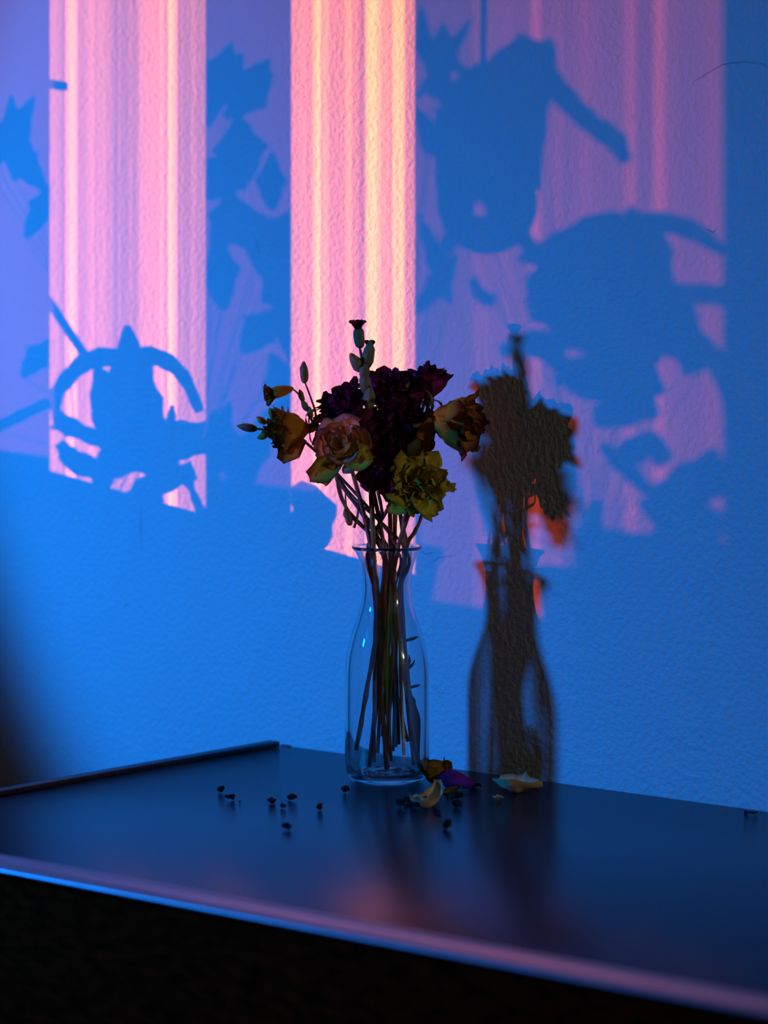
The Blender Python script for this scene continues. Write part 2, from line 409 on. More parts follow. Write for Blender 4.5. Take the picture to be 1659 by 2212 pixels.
# front edge band: rounded nosing with a groove under its upper lip
prof = [(.020, -.0002), (.0185, .0007), (.0165, .0011), (.0140, .0008), (.0125, -.0008), (.0105, -.0016), (.0095, -.0010),
        (.0080, -.0012), (.0020, -.0036), (-.0035, -.0060), (-.0055, -.0073), (-.0062, -.0088), (-.0056, -.0100), (-.0030, -.0108), (.006, -.0112)]
V, Fc = [], []
for x in (XL, XRC):
    V += [(x, YFR + a, Z_TOP + b) for a, b in prof]
n = len(prof)
for i in range(n - 1): Fc.append((i, i + 1, n + i + 1, n + i))
adopt(mesh_obj('edge_band', V, Fc, M_BAND), cab)
adopt(boxes('front_panel', [(XL + .006, XRC - .004, YFR + .004, YFR + .022, .06, Z_TOP - .0142)], M_FRONT, bevel=.001), cab)
for x in (XL, XRC - .02):
    adopt(boxes('side_panel', [(x, x + .02, YFR + .029, -.002, 0, Z_TOP - .023)], M_STRIP), cab)
adopt(boxes('plinth', [(XL + .02, XRC - .02, YFR + .05, YFR + .07, 0, .06)], M_STRIP), cab)

# ------------------------------------------------------------------ the carafe
VASE = Vector((0, -.1132, Z_TOP + .0004))
outer = [(0, .0006), (.030, .0006), (.037, 0), (.0405, .001), (.0440, .0045), (.0463, .011), (.0473, .022), (.0474, .07), (.0473, .118), (.0468, .130), (.0453, .142), (.0425, .155),
         (.0390, .167), (.0350, .179), (.0312, .190), (.0286, .2005), (.0273, .2105), (.0270, .220), (.0277, .230), (.0296, .2405), (.0325, .250), (.0355, .2565), (.0378, .2590), (.0393, .2603), (.0396, .2620), (.0386, .2633), (.0370, .2632)]
inner = [(.0340, .2612), (.0302, .2535), (.0270, .2435), (.0246, .2325), (.0236, .2205), (.0237, .2105), (.0247, .2010), (.0270, .1905), (.0305, .1795), (.0343, .1670), (.0377, .1550),
         (.0404, .1420), (.0418, .1300), (.0424, .118), (.0425, .07), (.0423, .020), (.0405, .0120), (.036, .0085), (.028, .0070), (.018, .0074), (0, .0078)]
V, Fc = [], []; SEG = 64
prof = outer + inner
idx = []
for (r, z) in prof:
    if r == 0: idx.append([len(V)] * SEG); V.append(VASE + Vector((0, 0, z)))
    else:
        idx.append(list(range(len(V), len(V) + SEG)))
        V += [VASE + Vector((r * math.cos(2 * math.pi * k / SEG), r * math.sin(2 * math.pi * k / SEG), z)) for k in range(SEG)]
for i in range(len(prof) - 1):
    for k in range(SEG):
        k2 = (k + 1) % SEG; q = [idx[i][k], idx[i][k2], idx[i + 1][k2], idx[i + 1][k]]
        q = [v for j, v in enumerate(q) if v not in q[:j]]
        if len(q) > 2: Fc.append(tuple(q))
vase = empty('glass_carafe', VASE); tag(vase, 'clear glass carafe with flared rim holding the dried flowers', 'vase')
gb = adopt(mesh_obj('glass_body', V, Fc, M_GLASS), vase)
gb.cycles.is_caustics_caster = True; wall_back.cycles.is_caustics_receiver = True; ld.cycles.is_caustics_light = True
# dry sediment left on the floor of the carafe
rnd = random.Random(5); V, Fc = [], []
for k in range(46):
    a, r = rnd.uniform(0, 6.28), .033 * math.sqrt(rnd.random()); s = rnd.uniform(.0012, .0038)
    c = VASE + Vector((r * math.cos(a), r * math.sin(a), .0092 + .0005 * rnd.random())); b = len(V)
    for j in range(5):
        t = j * 1.2566 + rnd.random() * .5; V.append(c + Vector((math.cos(t) * s * 1.5, math.sin(t) * s * 1.5, rnd.uniform(-.0003, .0007))))
    V.append(c + Vector((0, 0, s * .5)))
    Fc += [(b + j, b + (j + 1) % 5, b + 5) for j in range(5)]
sd = adopt(mesh_obj('sediment', V, Fc, M_BSTEM), vase); sd['kind'] = 'stuff'

# ------------------------------------------------------------------ dried flowers
def frame_from(axis, roll=0.0):
    q = Vector((0, 0, 1)).rotation_difference(axis).to_matrix()
    return q @ Matrix.Rotation(roll, 3, 'Z')
def petal_data(R, H, t, opn, crinkle, seed, nu=16, nv=12, tipcurl=1.0):
    """one petal of a rose; t = 0 heart .. 1 outermost"""
    rnd = random.Random(seed)
    rho1 = R * (.13 + (.30 + .62 * opn) * t); h = H * (1 - .42 * t * opn) * rnd.uniform(.92, 1.05)
    wrap = 1.75 - .72 * t; belly = R * .30 * (.3 + .7 * t); curl = R * .34 * t * opn * tipcurl * rnd.uniform(.6, 1.3)
    V, A = [], []
    ph, off = rnd.uniform(0, 6.28), Vector((rnd.uniform(0, 50), rnd.uniform(0, 50), 0))
    for i in range(nv + 1):
        v0 = i / nv
        for j in range(nu + 1):
            u = j / nu * 2 - 1
            v = v0 * (1 - .16 * u ** 4 + crinkle * .035 * math.sin(9 * u + seed))
            rho = R * .07 + rho1 * v ** .75 + belly * math.sin(math.pi * min(v, 1) * .9) * (1 - .3 * t)
            z = h * v
            if v0 > .62:
                k = (v0 - .62) / .38; rho += curl * k * k; z -= curl * .7 * k ** 3
            w = wrap * (.50 + .50 * math.sin(math.pi * min(.08 + v * .6, 1)))
            ruf = crinkle * R * v * v * (.17 * math.sin(5.5 * u + ph) + .13 * math.sin(11 * u + 2 * ph) + .05 * math.sin(23 * u + ph))
            rho += ruf; z += crinkle * R * .12 * v * v * math.sin(8 * u + ph * 1.7)
            a = u * w
            p = Vector((rho * math.cos(a), rho * math.sin(a), z))
            s = p * (2.2 / R) + off
            s2_ = s * 2.3; p += Vector((noise.noise(s2_), noise.noise(s2_ + Vector((4, 2, 8))), noise.noise(s2_ + Vector((6, 1, 3))))) * (crinkle * R * .09 * (.25 + v))
            p += Vector((noise.noise(s), noise.noise(s + Vector((7, 3, 1))), noise.noise(s + Vector((1, 9, 4))))) * (crinkle * R * .20 * (.25 + v))
            V.append(p); A.append(min(1, max(0, (max(abs(u) ** 2 * v0, v0) - .72) / .28)) ** 1.4)
    Fc = []
    for i in range(nv):
        for j in range(nu):
            a = i * (nu + 1) + j; Fc.append((a, a + 1, a + nu + 2, a + nu + 1))
    return V, Fc, A
ROOTS = [(-.010, .006), (.006, -.010), (.012, .006), (-.004, .014), (.002, .002), (-.015, -.004), (.015, -.005), (-.006, -.012), (.009, .013), (0, -.016), (-.011, .013), (.016, .003), (.003, .009), (-.001, -.006)]
def stem_path(base, k, foot_px, foot_z, lead=None):
    """from the bloom through the carafe's neck to a foot inside its body"""
    rx, ry = ROOTS[k % len(ROOTS)]
    mouth = Vector((rx * 1.45, VASE.y + ry * 1.45, Z_TOP + .262)); neck = Vector((rx * 1.05, VASE.y + ry * 1.05, Z_TOP + .215))
    fy = ((k * 37) % 11 / 11 - .5) * .030
    foot = P(foot_px, 1600, 0) ; foot = Vector((VASE.x, VASE.y, 0)) + RIGHT * ((foot_px - 836) / F_PX * DV) - FWD * fy; foot.z = Z_TOP + foot_z
    mid = neck.lerp(foot, .5) + Vector((.002 * math.sin(k * 2.1), .002 * math.cos(k * 1.3), 0))
    pts = [base] + ([lead] if lead is not None else []) + [mouth, neck, mid, foot]
    return pts
def rose(name, label, base, axis, R, H, n, opn, crinkle, seed, m, k, foot_px, foot_z, lead=None, sm=M_BSTEM, sr=.0026, tipcurl=1.0, m2=None, extra=()):
    root = tag(empty(name, base), label, 'flower', 'dried roses in the carafe')
    rnd = random.Random(seed)
    rot = frame_from(axis, rnd.uniform(0, 6.28))
    for i in range(n):
        t = (i / (n - 1)) ** .8
        V, Fc, A = petal_data(R, H, t, opn, crinkle, seed * 31 + i, tipcurl=tipcurl)
        r2 = rot @ Matrix.Rotation(i * 2.39996 + rnd.uniform(-.2, .2), 3, 'Z')
        tilt = Matrix.Rotation(rnd.uniform(-.10, .10) * (.4 + t), 3, 'X')
        V = [base + r2 @ (tilt @ p) for p in V]
        adopt(mesh_obj('petal', V, Fc, (m2 if (m2 and i >= n - 4) else m), attr=A), root)
    for (pts, widths, face, pm, bend) in extra:
        blade('petal', pts, widths, face, pm, root, bend, 8)
    prof = [(.0018, -.012), (.0034, -.008), (.0052, -.003), (.0060, .003), (.0050, .007)]
    V, Fc = lathe_data([(a * R / .028, b * R / .028) for a, b in prof], base, axis, 10)
    adopt(mesh_obj('calyx', V, Fc, M_GREEN), root)
    for i in range(5):
        a = i * 1.2566 + rnd.random(); d = rot @ Vector((math.cos(a), math.sin(a), 0)); L = rnd.uniform(.7, 1.15) * R
        p0 = base + d * R * .18
        blade('sepal', [p0, p0 + d * L * .5 - axis * L * .1, p0 + d * L * .8 - axis * L * (.5 + .4 * rnd.random())], [R * .16, R * .2, R * .02], axis, M_GREEN, root)
    tube('stem', stem_path(base - axis * .008 * R / .028, k, foot_px, foot_z, lead), [sr * .8, sr, sr * .92, sr * .82, sr * .85], sm, root, 8, 6, .35, seed)
    return root

def lead_down(base, d, dz): return base + d + Vector((0, 0, dz))
# left: brown-orange rose facing left
b = P(668, 925, .0)
rose('dried_rose', 'brown-orange dried rose facing away from the bouquet toward the two narrow light bands', b, IM(-.93, -.10, .32), .027, .050, 11, .55, .75, 11, M_YELLOW, 0, 797, .012,
     lead=P(716, 1010, 0), m2=M_ORANGE,
     extra=[([P(655, 945, -.012), P(628, 970, -.016), P(606, 996, -.014)], [.012, .030, .010], IM(-.2, .1, 1), M_ORANGE, .25)])
# purple roses
b = P(768, 905, .012)
rose('dried_rose', 'dark purple dried rose behind the peach rose, beside the budding stalk', b, IM(-.45, .62, .45), .029, .044, 12, .6, .9, 12, M_PURPLE, 1, 815, .03, sr=.0024)
b = P(838, 885, .018)
rose('dried_rose', 'dark purple dried rose behind the budding stalk at the top of the bouquet', b, IM(.02, .9, .35), .034, .047, 13, .62, .95, 13, M_PURPLE, 2, 838, .03, sr=.0026)
b = P(856, 930, .008)
rose('dried_rose', 'large dark purple dried rose facing the viewer in the bouquet centre', b, IM(.12, .25, .95), .034, .040, 14, .85, 1.0, 14, M_PURPLE, 3, 855, .035, sr=.0028)
b = P(838, 995, .006)
rose('dried_rose', 'blackish purple dried rose drooping under the purple cluster above the stems', b, IM(-.05, -.25, .95), .030, .040, 12, .8, 1.0, 15, M_PURPLE, 4, 862, .04, sr=.0026)
b = P(925, 862, .016)
rose('dried_rose', 'purple dried rosebud standing upright above the orange-brown rose', b, IM(.05, .98, .15), .026, .039, 9, .42, .6, 16, M_PURPLE, 5, 880, .045, lead=P(898, 990, .01), sr=.0022,
     extra=[([P(893, 868, .004), P(882, 848, .0), P(886, 826, .002)], [.006, .013, .004], IM(-.4, .1, 1), M_GREEN, .3)])
# right: big orange-brown rose facing right
b = P(928, 902, -.004)
rose('dried_rose', 'large orange-brown dried rose facing sideways toward the bouquet shadow', b, IM(.93, -.16, .30), .036, .064, 10, .50, .7, 17, M_ORANGE, 6, 895, .015, lead=P(905, 1030, .0),
     extra=[([P(935, 905, -.02), P(920, 945, -.02), P(918, 985, -.015)], [.014, .022, .008], IM(-.2, .1, 1), M_ORANGE, .3),
            ([P(985, 900, -.03), P(1010, 935, -.035), P(1018, 974, -.03)], [.02, .030, .012], IM(.2, .1, 1), M_ORANGE, .25)])
# peach rose in front
b = P(748, 978, -.030)
rose('dried_rose', 'peach dried rose with magenta-edged petals and drooping yellow outer petals', b, IM(-.20, .50, .80), .0285, .038, 12, .72, .40, 18, M_PEACH, 7, 808, .02, lead=P(778, 1080, -.015),
     extra=[([P(745, 980, -.05), P(775, 985, -.065), P(800, 975, -.06)], [.018, .036, .014], IM(.1, .2, 1), M_OLIVE, .25),
            ([P(735, 985, -.05), P(700, 1015, -.06), P(666, 1030, -.055)], [.016, .030, .012], IM(-.1, .1, 1), M_YELLOW, .3),
            ([P(715, 1000, -.05), P(700, 1030, -.055), P(695, 1046, -.05)], [.014, .020, .010], IM(-.1, .1, 1), M_YELLOW, .3)])
# olive rose in front
b = P(897, 1052, -.022)
rose('dried_rose', 'olive yellow ruffled dried rose low in front above the carafe rim', b, IM(.28, .12, .95), .0285, .034, 16, .78, 1.0, 19, M_OLIVE, 8, 872, .03, lead=P(872, 1130, -.012), sr=.0023,
     extra=[([P(885, 1070, -.04), P(860, 1092, -.045), P(836, 1100, -.04)], [.016, .024, .006], IM(-.1, .2, 1), M_OLIVE, .3),
            ([P(900, 1080, -.045), P(925, 1098, -.055), P(945, 1102, -.05)], [.016, .024, .012], IM(.1, .5, 1), M_OLIVE, .3)])

# carnation stalk with buds
def bud(parent, p, d, L, r, m, tip=None, name='bud'):
    r *= 1.22
    prof = [(r * .30, 0), (r * .62, L * .10), (r * .80, L * .28), (r * .86, L * .5), (r * .74, L * .72), (r * .42, L * .90), (r * .10, L * 1.06)]
    V, Fc = lathe_data(prof, p, d.normalized(), 12)
    ax_ = d.normalized()
    for i_, v in enumerate(V):
        c_ = p + ax_ * (v - p).dot(ax_)
        g = 1 - .16 * (i_ % 2) + .30 * noise.noise(v * 190)
        V[i_] = c_ + (v - c_) * g + ax_ * (.10 * L * ((i_ // 12) / 6) * (i_ % 3 - 1))
    o = adopt(mesh_obj(name, V, Fc, m), parent)
    return o
def fringe(parent, p, d, L, r, m, seed, n=9):
    rot = frame_from(d.normalized()); rnd = random.Random(seed)
    for i in range(n):
        a = i * 2.39996; q = rot @ Vector((math.cos(a), math.sin(a), 0)); s = .4 + .6 * i / n
        blade('petal', [p, p + d.normalized() * L * .6 + q * r * .35 * s, p + d.normalized() * L * rnd.uniform(.85, 1.05) + q * r * s], [r * .4, r * 1.0, r * .9], q, m, parent, .35, 5)
st = tag(empty('dried_carnation', P(795, 920, -.01)), 'tall dried carnation stalk with green buds rising above the purple roses', 'flower', 'dried carnations in the carafe')
tube('stem', [P(773, 735, -.012), P(782, 775, -.012), P(790, 830, -.012), P(796, 900, -.012)] + stem_path(P(800, 1000, -.006), 9, 845, .02), [.0012, .002, .0034, .0030, .0026, .0024], M_GREEN, st, 8, 5, .4, 3)
bud(st, P(779, 752, -.012), IM(-.12, 1, 0), .024, .0066, M_GREEN, name='calyx')
fringe(st, P(774, 716, -.012), IM(-.08, 1, .1), .013, .0095, M_PURPLE, 3)
bud(st, P(790, 798, -.014), IM(.18, 1, .1), .030, .0072, M_GREEN); fringe(st, P(796, 752, -.010), IM(.2, 1, 0), .009, .0075, M_PURPLE, 4, 7)
bud(st, P(782, 803, -.016), IM(-.55, .85, .1), .022, .0062, M_GREEN)
bud(st, P(786, 822, -.018), IM(.05, 1, .1), .020, .0060, M_GREEN)
bud(st, P(794, 850, -.018), IM(-.2, 1, .2), .022, .0070, M_GREEN); bud(st, P(797, 885, -.020), IM(.05, 1, .2), .024, .0072, M_GREEN)
blade('leaf', [P(792, 840, -.018), P(782, 855, -.02), P(776, 868, -.018)], [.005, .008, .002], IM(0, 0, 1), M_DRYLEAF, st)
# orange carnation on a thin stalk
st = tag(empty('dried_carnation', P(690, 930, 0)), 'small withered orange carnation hanging on a thin bent stalk', 'flower', 'dried carnations in the carafe')
tube('stem', [P(630, 838, -.004), P(645, 852, -.004), P(660, 878, -.002), P(676, 912, 0), P(690, 930, 0)] + stem_path(P(735, 1045, .004), 10, 826, .05), [.0008, .0011, .0014, .0018, .0020, .0018], M_BSTEM, st, 7, 5, .3, 4)
V, Fc = lathe_data([(.0014, 0), (.004, .004), (.0062, .011), (.0072, .019), (.0060, .0235)], P(634, 839, -.004), IM(-1, -.22, .15), 10)
adopt(mesh_obj('calyx', V, Fc, M_ORANGE), st)
fringe(st, P(602, 848, -.004), IM(-1, -.25, .1), .016, .0125, M_ORANGE, 6, 10)
for (x, y, d) in ((655, 868, IM(-.3, 1, 0)), (664, 888, IM(-.5, 1, .2)), (672, 905, IM(-.15, 1, .2))): bud(st, P(x, y, -.003), d, .013, .0034, M_GREEN, name='node')
# pointed bud on thin stalk
st = tag(empty('dried_bud_stalk', P(690, 925, .004)), 'thin stalk with one pointed closed bud above the orange carnation', 'flower')
tube('stem', [P(657, 822, 0), P(668, 850, 0), P(680, 885, .002), P(690, 925, .004)] + stem_path(P(742, 1050, .006), 11, 850, .03), [.0009, .0012, .0016, .0018, .0016], M_BSTEM, st, 7, 5, .3, 5)
bud(st, P(658, 828, 0), IM(-.04, 1, 0), .022, .0050, M_GREEN)
blade('leaf', [P(676, 905, -.004), P(692, 900, -.006), P(706, 894, -.006)], [.003, .007, .001], IM(0, .3, 1), M_DRYLEAF, st)
# bud pointing left behind the brown rose
st = tag(empty('dried_bud_stalk', P(640, 930, .02)), 'pointed dry bud poking out sideways past the brown-orange rose', 'flower')
tube('stem', [P(552, 926, .012), P(585, 930, .014), P(640, 940, .02)] + stem_path(P(735, 1030, .015), 12, 805, .04), [.0012, .0016, .0018, .0018, .0016], M_BSTEM, st, 7, 5, .3, 6)
bud(st, P(556, 927, .012), IM(-1, .16, 0), .021, .0046, M_GREEN)
for (x, y, d) in ((575, 915, IM(-.8, .6, .2)), (580, 938, IM(-.9, -.3, .2)), (590, 905, IM(-.3, 1, .2))): bud(st, P(x, y, .008), d, .012, .0036, M_YELLOW, name='dry_seed')
# loose stalks that only show below the blooms
for j, (x0, y0, x1, y1_, k, fx, fz, lab) in enumerate((
        (726, 1032, 752, 1105, 13, 770, .035, 'thin knobbly flower stalk with side twigs leaning out of the carafe toward the brown rose'),
        (914, 1108, 898, 1145, 8, 903, .02, 'reddish bare stalk leaning out of the carafe below the olive rose'),
        (816, 1060, 824, 1120, 5, 836, .013, 'straight bare stalk in the middle of the carafe reaching its floor'))):
    st = tag(empty('flower_stalk', P(x0, y0, 0)), lab, 'stalk')
    dd = (-.012, -.006, -.018)[j]
    tube('stem', stem_path(P(x0, y0, dd), k, fx, fz, P(x1, y1_, dd * .6)), [.0018, .0026, .0024, .0026], M_BSTEM, st, 8, 6, .45, 30 + j)
    if j == 0:
        for (x, y, u, v) in ((738, 1080, -.35, .9), (755, 1120, -.3, .95), (765, 1140, .3, .9)):
            tube('twig', [P(x, y, dd), P(x + u * 25, y - v * 30, dd - .002), P(x + u * 30, y - v * 62, dd - .002)], [.0016, .0013, .0006], M_BSTEM, st, 6, 4, .3, j)
        bud(st, P(758, 1135, dd), IM(-.35, .9, .1), .018, .0042, M_BSTEM, name='node')
    if j == 1:
        for (x, y, u, v) in ((884, 1448, .5, .9), (886, 1440, -.1, 1), (886, 1485, .9, .25), (882, 1385, .9, .4), (892, 1500, .2, -1)):
            q = Vector((VASE.x, VASE.y, 0)) + RIGHT * ((x - 836) / F_PX * DV); q.z = P(x, y).z
            d = RIGHT * u + UP * v
            tube('thorn', [q - RIGHT * .004, q + d * .006, q + d * .013], [.0018, .0017, .0005], M_DARK, st, 6, 3, .3, j)
# a leaf blade and a dry leaf caught in the carafe, each on the stalk in the middle
def inv(px, py, c=0.0):
    q = Vector((VASE.x, VASE.y, 0)) + RIGHT * ((px - 836) / F_PX * DV) - FWD * c; q.z = P(px, py).z; return q
blade('leaf', [inv(822, 1310, .020), inv(822, 1360, .026), inv(824, 1425, .028)], [.004, .011, .003], IM(-.1, 0, 1), M_DRYLEAF, st)
blade('leaf', [inv(845, 1260, .018), inv(841, 1330, .022), inv(838, 1450, .024), inv(836, 1560, .02)], [.002, .004, .004, .001], IM(0, 0, 1), mat('green_leaf', (.10, .30, .02), (.2, .4, .04)), st)
blade('leaf', [inv(884, 1490, .012), inv(894, 1550, .016), inv(900, 1640, .014)], [.004, .013, .004], IM(-.3, 0, 1), M_BSTEM, st)
blade('leaf', [P(905, 950, -.03), P(895, 970, -.035), P(880, 990, -.03)], [.006, .018, .003], IM(0, .2, 1), M_DRYLEAF, st)

# ------------------------------------------------------------------ fallen petals and crumbs
def fallen(name, label, pts, widths, m, bend, cat='petal', group='fallen dry petals on the cabinet', face=UP, lift=0.0, seed=0):
    V, Fc, A = blade_data(pts, widths, face, bend, 8)
    out = []
    for v in V:
        s = v * 130 + Vector((seed * 5.1, 0, 0))
        out.append(v + Vector((noise.noise(s), noise.noise(s + Vector((3, 3, 3))), noise.noise(s + Vector((8, 1, 2))))) * .0032)
    zmin = min(v.z for v in out)
    c = sum(out, Vector()) / len(out); loc = Vector((c.x, c.y, Z_TOP))
    out = [Vector((v.x, v.y, v.z - zmin + Z_TOP + .0003)) - loc for v in out]
    o = mesh_obj(name, out, Fc, m, attr=A); o.location = loc
    sol = o.modifiers.new('thickness', 'SOLIDIFY'); sol.thickness = .0006
    return tag(o, label, cat, group)
def tz(px, py, dz): return T(px, py) + Vector((0, 0, dz))
fallen('fallen_petal', 'curled orange-yellow fallen petal leaning against the carafe foot', [tz(910, 1688, .010), tz(938, 1692, .002), tz(970, 1694, .006)], [.020, .050, .030], M_YELLOW, .45, seed=1)
fallen('fallen_petal', 'dark purple shrivelled fallen petal touching the orange-yellow one', [tz(958, 1696, .012), tz(990, 1700, .008), tz(1032, 1706, .003)], [.022, .036, .014], M_PURPLE, -.38, seed=2)
fallen('fallen_petal', 'pale cream fallen petal curled upward in front of the carafe foot', [tz(888, 1738, .006), tz(918, 1746, .001), tz(940, 1740, .008), tz(948, 1735, .022)], [.010, .020, .022, .006], M_CREAM, .45, seed=3)
fallen('fallen_petal', 'boat-shaped cream fallen petal lying alone under the bouquet shadow', [tz(1072, 1706, .005), tz(1115, 1712, .001), tz(1170, 1716, .005)], [.016, .046, .012], M_CREAM, .40, seed=4)
fallen('fallen_petal', 'small blackish fallen petal between the cream curl and the purple one', [tz(950, 1722, .002), tz(975, 1718, .003), tz(998, 1712, .006)], [.006, .016, .004], M_DRYLEAF, .3, seed=5)
fallen('petal_flake', 'tiny pale flake beside the boat-shaped cream petal', [tz(1067, 1730, .001), tz(1077, 1728, .001), tz(1087, 1729, .001)], [.003, .008, .003], M_CREAM, .2, 'flake', 'loose flakes on the cabinet', seed=6)
fallen('petal_flake', 'thin dark sliver beside the upward curled cream petal', [tz(935, 1745, .001), tz(945, 1756, .001), tz(951, 1764, .001)], [.002, .005, .002], M_DARK, .2, 'flake', 'loose flakes on the cabinet', seed=7)
fallen('petal_flake', 'small dark flake at the foot of the wall away from the carafe', [tz(1608, 1757, .001), tz(1622, 1760, .002), tz(1638, 1759, .001)], [.003, .010, .003], M_DARK, .2, 'flake', 'loose flakes on the cabinet', seed=8)
def crumb(px, py, s, label, seed):
    rnd = random.Random(seed); bm = bmesh.new(); bmesh.ops.create_icosphere(bm, subdivisions=2, radius=1)
    off = Vector((rnd.uniform(0, 90), rnd.uniform(0, 90), 0)); sx, sy, sz = rnd.uniform(.7, 1.3), rnd.uniform(.6, 1.1), rnd.uniform(.6, 1.0)
    for v in bm.verts:
        k = 1 + .9 * noise.noise(v.co * 1.6 + off) + .35 * noise.noise(v.co * 4 + off)
        v.co = Vector((v.co.x * sx, v.co.y * sy, v.co.z * sz)) * k * s
    zm = min(v.co.z for v in bm.verts)
    for v in bm.verts: v.co.z -= zm
    me = bpy.data.meshes.new('flower_crumb'); bm.to_mesh(me); bm.free(); me.materials.append(M_DARK)
    o = bpy.data.objects.new('flower_crumb', me); COL.objects.link(o); o.location = T(px, py) + Vector((0, 0, .0002))
    return tag(o, label, 'crumb', 'dark flower crumbs on the cabinet')
L3 = 'tiny black flower crumb in the cluster of three on the cabinet top'
L4 = 'black flower crumb touching the upward curled cream petal'
L5 = 'black flower crumb in front of the purple fallen petal'
for i, (x, y, s, l) in enumerate((
        (477, 1712, .0036, 'tiny black flower crumb nearest the raised edge strip of the cabinet'), (499, 1729, .0040, 'tiny black flower crumb with a pinhead speck beside it'),
        (518, 1734, .0012, 'pinhead-sized dark speck beside a black flower crumb'), (587, 1736, .0042, L3), (612, 1746, .0034, L3), (630, 1729, .0044, L3),
        (690, 1751, .0038, 'lone black flower crumb between the cluster of three and the carafe'), (620, 1793, .0040, 'lone black flower crumb between the cluster of three and the front edge'),
        (745, 1712, .0040, 'small black flower crumb beside the carafe foot on bare cabinet top'), (866, 1744, .0050, L4), (880, 1734, .0040, L4), (896, 1746, .0046, L4),
        (990, 1727, .0048, L5), (986, 1745, .0050, L5), (965, 1791, .0046, 'lone black flower crumb between the curled cream petal and the front edge'))):
    crumb(x, y, s, l, 100 + i)

# ------------------------------------------------------------------ plants on the window ledge (outside the picture; they shade the beams)
LEDGE = .98
ledge = boxes('window_ledge', [(X_LEFT + .001, X_LEFT + .30, -3.5, -.45, LEDGE - .03, LEDGE)], M_FRAME, bevel=.003)
tag(ledge, 'long painted plant ledge under the windows', 'ledge')
def s1(px, py, xp=-1.62):
    w = WL(px, py); return Vector((xp, w.y - (w.x - xp) / 1.6, w.z + .155 * (w.x - xp)))
def s2(px, py, xp=-1.62):
    w = WL(px, py); return Vector((xp, w.y - (w.x - xp) / AZ2, w.z + .05 * (w.x - xp)))
def plant(label, fn, pot_px, leaves, stems, dirv, soft=.06, seed=0, sx=1.0):
    """leaves: (list of wall pixels its shadow runs through, list of widths in wall pixels)"""
    rnd = random.Random(seed)
    q = fn(pot_px, 1000); base = Vector((-1.70, q.y, LEDGE))
    root = tag(empty('potted_plant', base), label, 'plant', 'potted plants on the window ledge')
    V, Fc = lathe_data([(.0, .0), (.042, 0), (.058, .09), (.063, .09), (.063, .105), (.054, .105), (.052, .085), (.0, .085)], base, UP, 24)
    adopt(mesh_obj('pot', V, Fc, M_TERRA), root)
    V, Fc = lathe_data([(.050, .084), (.045, .090), (.02, .093), (.001, .094)], base, UP, 18)
    adopt(mesh_obj('soil', V, Fc, M_SOIL), root)
    crown = base + Vector((.0, 0, .09))
    beam = dirv.normalized()
    for pts, widths in leaves:
        xp = -1.62 + rnd.uniform(-soft, soft)
        path = smooth_path([Vector((x, y, 0)) for x, y in pts], 5); n = len(path); m = len(widths); nu = 4; V, Fc, A = [], [], []
        for i in range(n):
            q = i / (n - 1) * (m - 1); k = min(int(q), m - 2); w = widths[k] + (widths[k + 1] - widths[k]) * (q - k)
            t = (path[min(i + 1, n - 1)] - path[max(i - 1, 0)]).normalized(); side = Vector((-t.y, t.x, 0))
            w *= 1 + .10 * math.sin(i * 1.9 + seed)
            for j in range(nu + 1):
                u = j / nu * 2 - 1; c = path[i] + side * (u * w / 2)
                V.append(fn(c.x, c.y, xp) + beam * (w * 1.2e-4 * (u * u) + .012 * math.sin(3 * i / n))); A.append(abs(u) ** 3)
        for i in range(n - 1):
            for j in range(nu):
                a = i * (nu + 1) + j; Fc.append((a, a + 1, a + nu + 2, a + nu + 1))
        adopt(mesh_obj('leaf', V, Fc, M_LEAF, attr=A), root)
        p0 = V[nu // 2]
        tube('leaf_stalk', [crown + Vector((rnd.uniform(-.02, .02), rnd.uniform(-.02, .02), 0)), crown.lerp(p0, .6) + Vector((0, 0, .02)), p0], [.0012, .0009, .0006], M_STEM, root, 6, 4)
    for pts, r in stems:
        pp = [fn(x, y) for x, y in pts]
        tube('stem', pp, [r, r * .8], M_STEM, root, 6, 4)
    return root
# plant in the left beam
plant('broad-leaved potted plant with an upright spike before the narrow windows', s1, 280, [
    ([(285, 1010), (285, 900), (283, 800), (274, 702)], [150, 150, 90, 14]),
    ([(300, 800), (240, 772), (180, 785), (130, 838), (104, 885)], [60, 44, 40, 34, 26]),
    ([(275, 782), (340, 772), (395, 812), (432, 890)], [60, 40, 30, 22]),
    ([(250, 960), (225, 880), (215, 800)], [60, 64, 30]),
    ([(240, 960), (180, 935), (118, 905)], [36, 36, 46]),
    ([(320, 1030), (365, 960), (450, 945)], [80, 90, 70]),
    ([(345, 960), (368, 910), (372, 875)], [40, 24, 10]),
    ([(230, 1020), (160, 995), (128, 955)], [50, 50, 24]),
    ([(290, 1090), (330, 1050), (420, 1015)], [60, 60, 40]),
    ([(215, 1070), (230, 1020), (290, 990)], [44, 50, 60]),
    ([(340, 1115), (330, 1070), (320, 1030)], [34, 44, 40]),
    ([(440, 1120), (415, 1060), (400, 1020)], [30, 14, 40]),
    ([(150, 800), (120, 895), (150, 940)], [10, 20, 20]),
    ], [([(60, 590), (108, 655), (190, 775), (240, 820)], .006)], S1, seed=1, sx=.8)
plant('low potted plant with one rounded leaf between the narrow windows', s1, 560, [
    ([(560, 1190), (650, 1150), (672, 1100), (640, 1045)], [60, 120, 105, 30]),
    ([(640, 1190), (690, 1160), (708, 1110)], [20, 30, 12]),
    ], [], S1, soft=.02, seed=2, sx=.8)
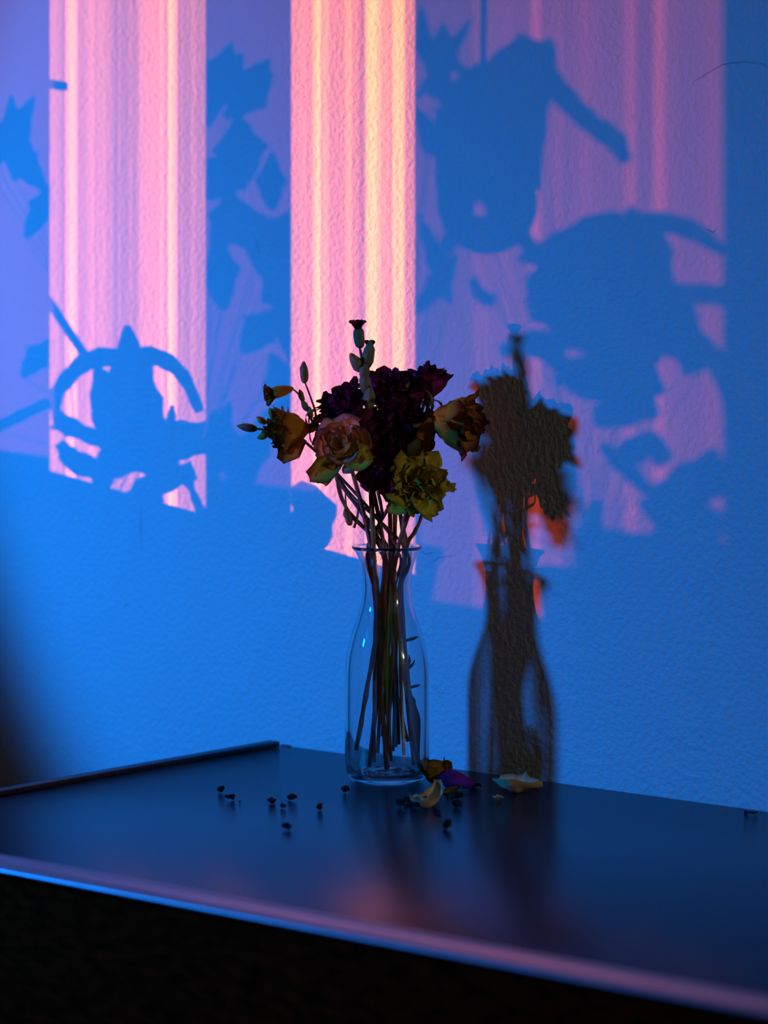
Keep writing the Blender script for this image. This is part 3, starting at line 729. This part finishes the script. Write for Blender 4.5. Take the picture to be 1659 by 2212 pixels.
# plant in the faint beam, over the wide window
big = [
    ([(1195, 1120), (1212, 1040), (1222, 920)], [40, 76, 40]),  # leaf added to shade the orange fringe right of the bouquet shadow
    ([(1062, 1150), (1050, 1010), (1062, 850)], [30, 66, 40]),  # leaf added to keep the faint beam off the bouquet shadow's left side
    ([(1085, 470), (1085, 330), (1100, 200), (1150, 82)], [70, 170, 170, 60]),
    ([(1010, 470), (1000, 330), (1030, 200), (1090, 150)], [30, 110, 110, 50]),
    ([(1130, 440), (1150, 300), (1140, 180)], [30, 60, 70]),
    ([(1250, 600), (1330, 540), (1440, 530)], [120, 110, 70]),
    ([(1180, 700), (1300, 640), (1440, 660)], [90, 150, 140]),
    ([(1270, 780), (1390, 730), (1480, 740)], [110, 110, 60]),
    ([(1150, 330), (1165, 220), (1180, 120), (1186, 84)], [30, 50, 50, 20]),
    ([(1150, 130), (1215, 205), (1275, 265), (1330, 305), (1352, 352)], [60, 50, 46, 50, 26]),
    ([(1020, 400), (1075, 450), (1115, 495), (1165, 560)], [26, 36, 34, 36]),
    ([(1120, 560), (1200, 540), (1290, 490), (1350, 480), (1368, 446)], [20, 70, 60, 50, 14]),
    ([(1350, 500), (1420, 480), (1500, 500), (1562, 545)], [70, 46, 44, 24]),
    ([(1170, 700), (1180, 620), (1200, 560)], [50, 90, 60]),
    ([(1250, 760), (1280, 650), (1300, 540)], [80, 150, 120]),
    ([(1370, 780), (1385, 660), (1380, 520)], [120, 170, 130]),
    ([(1450, 760), (1460, 690), (1470, 630)], [90, 100, 60]),
    ([(1520, 800), (1500, 760), (1470, 700)], [80, 90, 60]),
    ([(1400, 640), (1500, 635), (1580, 640)], [60, 44, 50]),
    ([(1200, 800), (1320, 820), (1420, 790)], [60, 120, 120]),
    ([(1080, 760), (1150, 740), (1220, 770)], [30, 60, 70]),
    ([(1070, 650), (1040, 640), (1020, 600)], [30, 30, 20]),
    ([(1280, 900), (1340, 890), (1420, 870)], [50, 70, 60]),
    ([(1330, 1000), (1400, 960), (1440, 1000)], [60, 60, 40]),
    ([(1400, 1120), (1480, 1060), (1570, 1010)], [80, 110, 100]),
    ([(1400, 1060), (1340, 1000), (1300, 960)], [30, 40, 20]),
    ([(1500, 760), (1550, 780), (1600, 900)], [60, 50, 60]),
    ([(1560, 1150), (1500, 1140), (1420, 1180)], [90, 90, 70]),
    ([(1300, 1220), (1280, 1150), (1290, 1080)], [60, 50, 30]),
    ([(1400, 1250), (1330, 1200), (1270, 1240)], [60, 60, 40]),
]
plant('large bushy potted plant with arching leaves before the wide window', s2, 1400, big, [], S2, seed=3, sx=1.05)
rnd = random.Random(8)
def scatter(x0, x1, ya, yb, n, wmin, wmax, seed):
    r = random.Random(seed); out = []
    for i in range(n):
        x, y, a, L = r.uniform(x0, x1), r.uniform(ya, yb), r.uniform(-.9, .9), r.uniform(50, 110); w = r.uniform(wmin, wmax)
        dx, dy = math.sin(a) * L, -math.cos(a) * L
        out.append(([(x - dx, y - dy), (x + r.uniform(-12, 12), y), (x + dx, y + dy)], [w * .25, w, w * .08]))
    return out
left = scatter(455, 620, 150, 620, 12, 70, 120, 21) + scatter(455, 625, 560, 1000, 9, 50, 90, 22) + scatter(0, 90, 250, 800, 8, 40, 80, 23) + [([(-20, 930), (40, 900), (108, 868)], [22, 26, 24])]
plant('tall leafy potted plant filling the wide window beside the narrow windows', s2, 500, left, [], S2, seed=4, sx=1.05)
mid = scatter(925, 1020, 60, 380, 6, 40, 80, 31) + scatter(930, 1030, 520, 700, 3, 40, 60, 32)
plant('sparse potted plant with slim leaves at the middle of the wide window', s2, 960, mid, [], S2, seed=5, sx=1.05)
